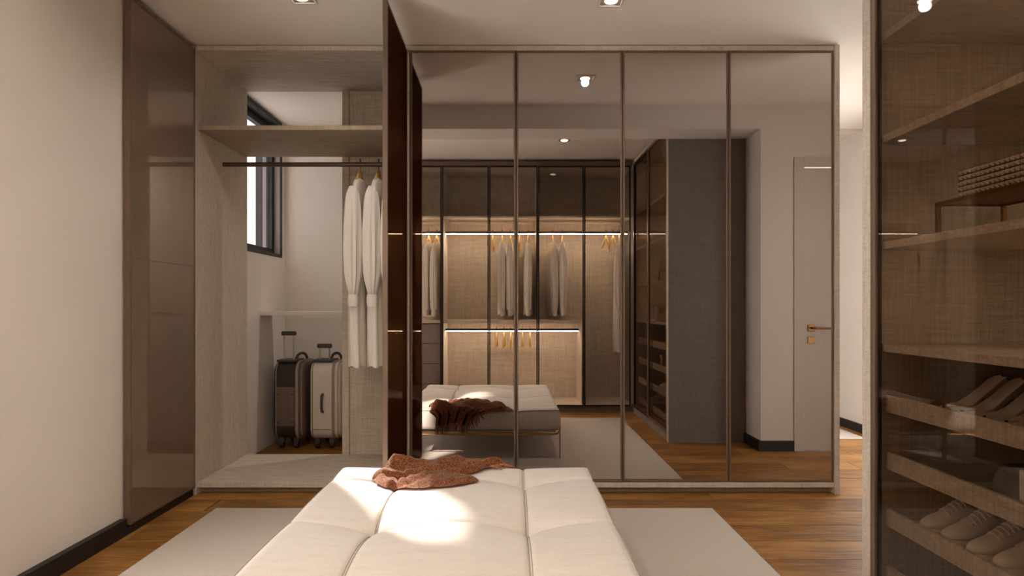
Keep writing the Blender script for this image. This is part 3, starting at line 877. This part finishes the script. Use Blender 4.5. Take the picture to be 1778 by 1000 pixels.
def rrect(hy, z0, z1, r, n=8):
    """rounded rectangle outline in the YZ plane"""
    out = []
    for (cy_, cz, a0) in ((hy - r, z1 - r, 0), (-hy + r, z1 - r, PI / 2), (-hy + r, z0 + r, PI), (hy - r, z0 + r, 1.5 * PI)):
        for k in range(n + 1):
            a = a0 + PI / 2 * k / n
            out.append((cy_ + r * math.cos(a), cz + r * math.sin(a)))
    return out
def shell(x_list, z0, z1, hy, r):
    rings = []
    for (x, ins) in x_list:
        rings.append([(x, yy, zz) for yy, zz in rrect(hy - ins, z0 + ins, z1 - ins, max(r - ins, .01))])
    return loft(bmesh.new(), rings)
def make_case(name, label, main, side, trim, panel, tall):
    t = local_thing(name, label, 'suitcase', 'suitcases in the luggage passage')
    z0, z1, hy, r = .075, .655, .20, .085
    obj('shell', shell([(-.098, .030), (-.094, .012), (-.082, .003), (-.070, 0), (.052, 0), (.066, 0)], z0, z1, hy, r), main, t, True)
    obj('trim_band', shell([(.0662, .004), (.067, -.004), (.086, -.004), (.0868, .004)], z0, z1, hy, r), trim, t, True)
    obj('trim_band', shell([(-.0815, .002), (-.081, -.003), (-.074, -.003), (-.0735, .002)], z0, z1, hy, r), trim, t, True)
    obj('lid', shell([(.087, .002), (.100, .002), (.116, .008), (.126, .022), (.130, .040)], z0, z1, hy, r), side, t, True)
    for q in (.094, .108):
        obj('zip', shell([(q, .001 if q < .1 else .004), (q + .001, -.001 if q < .1 else .002), (q + .004, -.001 if q < .1 else .002), (q + .005, .001 if q < .1 else .005)], z0, z1, hy, r), trim if q > .1 else side, t, True)
    if panel:
        p = obj('front_panel', abox(bmesh.new(), -.074, .062, -hy - .006, -hy + .004, .175, .470, .004), 'case_brown', t)
        for xx in (-.060, .048):
            for zz in (.205, .415):
                obj('rivet', tube(bmesh.new(), [(xx, -hy - .006, zz), (xx, -hy - .011, zz)], .006, 8), 'case_black', p, True)
    else:
        obj('side_handle', tube(bmesh.new(), [(.0, -hy + .002, .415), (.0, -hy - .022, .410), (.0, -hy - .032, .385), (.0, -hy - .034, .35), (.0, -hy - .032, .315), (.0, -hy - .022, .290), (.0, -hy + .002, .285)], .010, 8), 'case_grey', t, True)
        obj('lower_band', abox(bmesh.new(), -.080, .060, -hy - .003, -hy + .004, .150, .156, .001), trim, t)
    # top plate, telescopic handle, carry handle
    obj('handle_plate', abox(bmesh.new(), -.088, .062, -.165, .02, z1 - .004, z1 + .014, .005), 'case_grey', t)
    for xx in (-.045, .028):
        obj('handle_tube', tube(bmesh.new(), [(xx, -.12, z1 + .010), (xx, -.12, z1 + tall)], .006, 8), 'steel', t, True)
    obj('handle_grip', abox(bmesh.new(), -.064, .046, -.134, -.106, z1 + tall - .005, z1 + tall + .027, .006), 'case_grey', t)
    pts = [(.040 + .0, .03 - .0 + .05 * math.cos(a), z1 + .004 + .048 * math.sin(a)) for a in [PI * k / 10 for k in range(11)]]
    obj('carry_handle', tube(bmesh.new(), [(p[0] + (p[1] - .03) * .5, p[1], p[2]) for p in pts], .011, 8), 'case_grey', t, True)
    for xx in (-.055, .055):
        for yy in (-.13, .13):
            wv = obj('wheel_housing', abox(bmesh.new(), xx - .020, xx + .020, yy - .022, yy + .022, .045, z0 + .012, .004), 'case_grey', t)
            obj('wheel', tube(bmesh.new(), [(xx - .013, yy, .0285), (xx + .013, yy, .0285)], .028, 16), 'case_black', wv, True)
    return t
c1 = make_case('suitcase', 'upright black suitcase with a brown side panel beside the white wall', 'case_black', 'case_brown', 'case_taupe', True, .20)
place(c1, (-1.655, 4.925, 0))
c2 = make_case('suitcase', 'upright white suitcase with taupe bands and a dark side handle', 'case_white', 'case_white', 'case_taupe', False, .105)
place(c2, (-1.385, 4.925, 0))

# ================================================================== SHOES
# local frame: toe towards -X, width along Y, ground z = 0
def make_pump(name, label):
    t = local_thing(name, label, 'shoe', 'cream pumps on the top tray')
    #        x,   zbot,  ztop, halfwidth, open(0..1)
    st = [(-.118, .004, .010, .006, 0), (-.110, .003, .020, .016, 0), (-.092, .003, .030, .027, 0), (-.070, .003, .038, .034, 0), (-.052, .004, .044, .036, 0),
          (-.046, .005, .046, .036, .55), (-.030, .010, .052, .034, .9), (-.005, .025, .066, .029, 1), (.025, .047, .088, .026, 1), (.055, .067, .112, .026, 1), (.080, .080, .132, .026, 1), (.098, .085, .140, .022, 1), (.108, .088, .140, .012, .4)]
    rings = []
    for (x, zb, zt, w, op) in st:
        r = []
        n = 20
        for j in range(n):
            q = 2 * PI * j / n - PI / 2
            cy, sz = math.cos(q), math.sin(q)
            yy = w * (abs(cy) ** .75) * (1 if cy >= 0 else -1)
            zz = zb + (zt - zb) * (.5 + .5 * (abs(sz) ** .8) * (1 if sz >= 0 else -1))
            if op and sz > .3:
                k = max(0, 1 - abs(cy) / .88)
                k = min(1, k * 2.4)
                zz = zz * (1 - op * k) + (zb + .010) * op * k
            r.append((x, yy, zz))
        rings.append(r)
    obj('upper', loft(bmesh.new(), rings), 'shoe_cream', t, True, math.radians(60))
    obj('heel', loft(bmesh.new(), [[(.092 + (.014 - .0) * math.cos(q) * 1.0 - 0, .015 * math.sin(q), .088) for q in [2 * PI * j / 10 for j in range(10)]],
                                   [(.088 + .009 * math.cos(q), .010 * math.sin(q), .060) for q in [2 * PI * j / 10 for j in range(10)]],
                                   [(.084 + .0048 * math.cos(q), .005 * math.sin(q), .020) for q in [2 * PI * j / 10 for j in range(10)]],
                                   [(.083 + .0052 * math.cos(q), .0055 * math.sin(q), .0003) for q in [2 * PI * j / 10 for j in range(10)]]]), 'shoe_cream', t, True)
    bm = bmesh.new()
    for sg in (-1, 1):
        tube(bm, [(-.098, 0, .030), (-.096, sg * .008, .034), (-.094, sg * .016, .033), (-.096, sg * .010, .028), (-.098, 0, .029)], .0022, 6)
        tube(bm, [(-.098, 0, .030), (-.088, sg * .010, .034), (-.078, sg * .013, .037)], .0017, 6)
    obj('bow', bm, 'shoe_cream', t, True)
    obj('stud', tube(bmesh.new(), [(-.099, 0, .027), (-.100, 0, .035)], .004, 8), 'boxblack', t, True)
    return t
def make_sneaker(name, label):
    t = local_thing(name, label, 'shoe', 'white sneakers on the lower tray')
    outl = [(-.135, .012), (-.128, .026), (-.110, .038), (-.080, .045), (-.045, .044), (-.005, .037), (.035, .034), (.075, .036), (.105, .034), (.124, .024), (.130, .010)]
    def ring_at(z, ins):
        pts = [(x + (ins if x < -.1 else (-ins if x > .1 else 0)), max(.004, w - ins)) for x, w in outl]
        return [(x, w, z) for x, w in pts] + [(x, -w, z) for x, w in pts[::-1]]
    obj('sole', loft(bmesh.new(), [ring_at(.0003, .004), ring_at(.004, 0), ring_at(.020, -.001), ring_at(.026, .003)]), 'shoe_white', t, True, math.radians(50))
    st = [(-.130, .034, .012, 0), (-.120, .046, .024, 0), (-.098, .056, .035, 0), (-.070, .064, .040, 0), (-.045, .074, .039, 0), (-.015, .092, .035, 0), (.015, .106, .031, 0), (.030, .110, .030, .9), (.060, .104, .030, 1), (.090, .104, .029, 1), (.115, .110, .022, 1), (.125, .108, .010, .3)]
    rings = []
    for (x, zt, w, op) in st:
        r = []; n = 20; zb = .024
        for j in range(n):
            q = 2 * PI * j / n - PI / 2
            cy, sz = math.cos(q), math.sin(q)
            yy = w * (abs(cy) ** .6) * (1 if cy >= 0 else -1)
            if sz > 0: yy *= 1 - .25 * sz
            zz = zb + (zt - zb) * (.5 + .5 * (abs(sz) ** .8) * (1 if sz >= 0 else -1))
            if op and sz > .3:
                k = min(1, max(0, 1 - abs(cy) / .88) * 2.4)
                zz = zz * (1 - op * k) + (zb + .02) * op * k
            r.append((x, yy, zz))
        rings.append(r)
    obj('upper', loft(bmesh.new(), rings), 'shoe_white', t, True, math.radians(60))
    def topz(x):
        for a, b in zip(st[:-1], st[1:]):
            if a[0] <= x <= b[0]: return a[1] + (b[1] - a[1]) * (x - a[0]) / (b[0] - a[0])
        return .1
    obj('tongue', loft(bmesh.new(), [[(x + dz, yy, topz(x) + zz) for yy, zz, dz in ((-.016, 0, 0), (0, .004, 0), (.016, 0, 0), (.016, .004, -.002), (0, .009, -.002), (-.016, .004, -.002))] for x in (-.055, -.03, -.005, .02)] + [[(.040 + dz, yy, .122 + zz) for yy, zz, dz in ((-.016, 0, 0), (0, .004, 0), (.016, 0, 0), (.016, .004, -.004), (0, .008, -.004), (-.016, .004, -.004))]]), 'shoe_white', t, True)
    for k in range(6):
        x = -.058 + .0145 * k
        obj('lace', tube(bmesh.new(), [(x + .004, -.024, topz(x) - .006), (x, -.012, topz(x) + .007), (x - .001, 0, topz(x) + .012), (x, .012, topz(x) + .007), (x + .004, .024, topz(x) - .006)], .0030, 6), 'shoe_white', t, True)
    return t
PZ = .765 - .0399
p0 = make_pump('pump_shoe', 'cream bow-toe pump on the upper tray, farthest from the viewer')
pum = [(1.985, None), (1.905, 'cream bow-toe pump on the upper tray, near shoe of the left pair'),
       (1.815, 'cream bow-toe pump on the upper tray, far shoe of the pair at the right edge'), (1.735, 'cream bow-toe pump on the upper tray, near shoe of the pair at the right edge')]
for yy, lb in pum:
    o = p0 if lb is None else copy_tree(p0, lb)
    place(o, (1.452, yy, PZ), .12)
SZ = .375 - .0399
k0 = make_sneaker('sneaker', 'white laced sneaker on the lower tray, farthest from the viewer')
for i, (yy, lb) in enumerate(((2.055, None), (1.955, 'white laced sneaker on the lower tray, second from the far end'), (1.845, 'white laced sneaker on the lower tray, third from the far end'),
               (1.745, 'white laced sneaker on the lower tray, fourth from the far end'), (1.640, 'white laced sneaker on the lower tray cut by the right edge'))):
    o = k0 if lb is None else copy_tree(k0, lb)
    place(o, (1.462, yy, SZ), .10)
place(copy_tree(k0, 'white sneaker in the mirror on the lowest tray of the far bay', None), (1.462, 1.15, .18 - .0399), .1)

# shoe box on the second tray and gift box on the shelf
sb = thing('shoe_box', 'pale box with gold stripes on the second tray at the right edge', 'box', (1.50, 1.61, .57 - .0399))
obj('box_body', abox(bmesh.new(), 1.345, 1.60, 1.585, 1.672, .5302, .640, .002), 'paperbox', sb)
for k in range(4):
    obj('gold_stripe', abox(bmesh.new(), 1.3432, 1.3449, 1.598 + k * .012, 1.602 + k * .012, .565, .615), 'gold', sb)
gb = thing('gift_box', 'white gift box with a small gold emblem, reflected on the cabinet shelf', 'box', (1.36, 1.58, .937))
obj('box_body', abox(bmesh.new(), 1.312, 1.405, 1.545, 1.598, .9412, 1.078, .002), 'paperbox', gb)
for (a, b) in ((0, 0), (1, 0), (0, 1), (1, 1)):
    bm = bmesh.new()
    x0, z0 = 1.340 + a * .020, 1.003 + b * .028
    abox(bm, x0, x0 + .004, 1.5982, 1.5995, z0, z0 + .024); abox(bm, x0 + .012, x0 + .016, 1.5982, 1.5995, z0, z0 + .024)
    abox(bm, x0 + .004, x0 + .012, 1.5982, 1.5995, z0 + (.0 if b else .020), z0 + (.004 if b else .024)); abox(bm, x0 + .004, x0 + .012, 1.5982, 1.5995, z0 + .010, z0 + .014)
    obj('emblem', bm, 'brass', gb)

# studded box on its brass stand
SB = SH[2] + .0262
st = thing('display_stand', 'low brass display stand under the studded black box', 'stand', (1.50, 1.8, SB))
ya, yb = 1.575, 1.985
xa, xb = 1.345, 1.55
zt = SB + .098
bm = bmesh.new()
def bar(bm, p, q, h=.006):
    abox(bm, min(p[0], q[0]) - h, max(p[0], q[0]) + h, min(p[1], q[1]) - h, max(p[1], q[1]) + h, min(p[2], q[2]) - h, max(p[2], q[2]) + h, .001)
for xx in (xa, xb):
    for yy in (ya, yb):
        obj('leg', abox(bmesh.new(), xx - .006, xx + .006, yy - .006, yy + .006, SB, zt - .007, .001), 'brass', st)
bar(bm, (xa, ya, zt), (xa, yb, zt)); bar(bm, (xb, ya, zt), (xb, yb, zt)); bar(bm, (xa, ya, zt), (xb, ya, zt)); bar(bm, (xa, yb, zt), (xb, yb, zt))
obj('top_frame', bm, 'brass', st)
obj('top_plate', abox(bmesh.new(), xa + .0065, xb - .0065, ya + .0065, yb - .0065, zt - .002, zt + .003), 'brass', st)
bx = thing('studded_box', 'black jewellery box covered in small pyramid studs on the brass stand', 'box', (1.46, 1.75, zt + .0065))
zb0 = zt + .0066; bh = .080
qx0, qx1, qy0, qy1 = 1.350, 1.54, 1.572, 1.905
obj('box_body', abox(bmesh.new(), qx0, qx1, qy0, qy1, zb0, zb0 + bh, .002), 'boxblack', bx)
P = .0176
bm = bmesh.new()
a = [bm.verts.new(v) for v in ((0, -P * .43, -.0068), (0, P * .43, -.0068), (0, P * .43, .0068), (0, -P * .43, .0068))]
ap = bm.verts.new((-.010, 0, 0))
for k in range(4): bm.faces.new((a[k], a[(k + 1) % 4], ap))
bm.faces.new(a[::-1])
bmesh.ops.recalc_face_normals(bm, faces=bm.faces)
stud_me = me_from_bm('pyramid_stud', bm); stud_me.materials.append(M['stud_silver'])
nst = 18
for i in range(nst):
    for j in range(5):
        o = obj('pyramid_stud', stud_me, None, bx)
        o.location = (qx0 - .0002, qy1 - .011 - i * P, zb0 + .0085 + j * .0158)
for i in range(10):
    for j in range(5):
        o = obj('pyramid_stud', stud_me, None, bx)
        o.rotation_euler = (0, 0, PI / 2)
        o.location = (qx0 + .012 + i * P, qy0 - .0002, zb0 + .0085 + j * .0158)
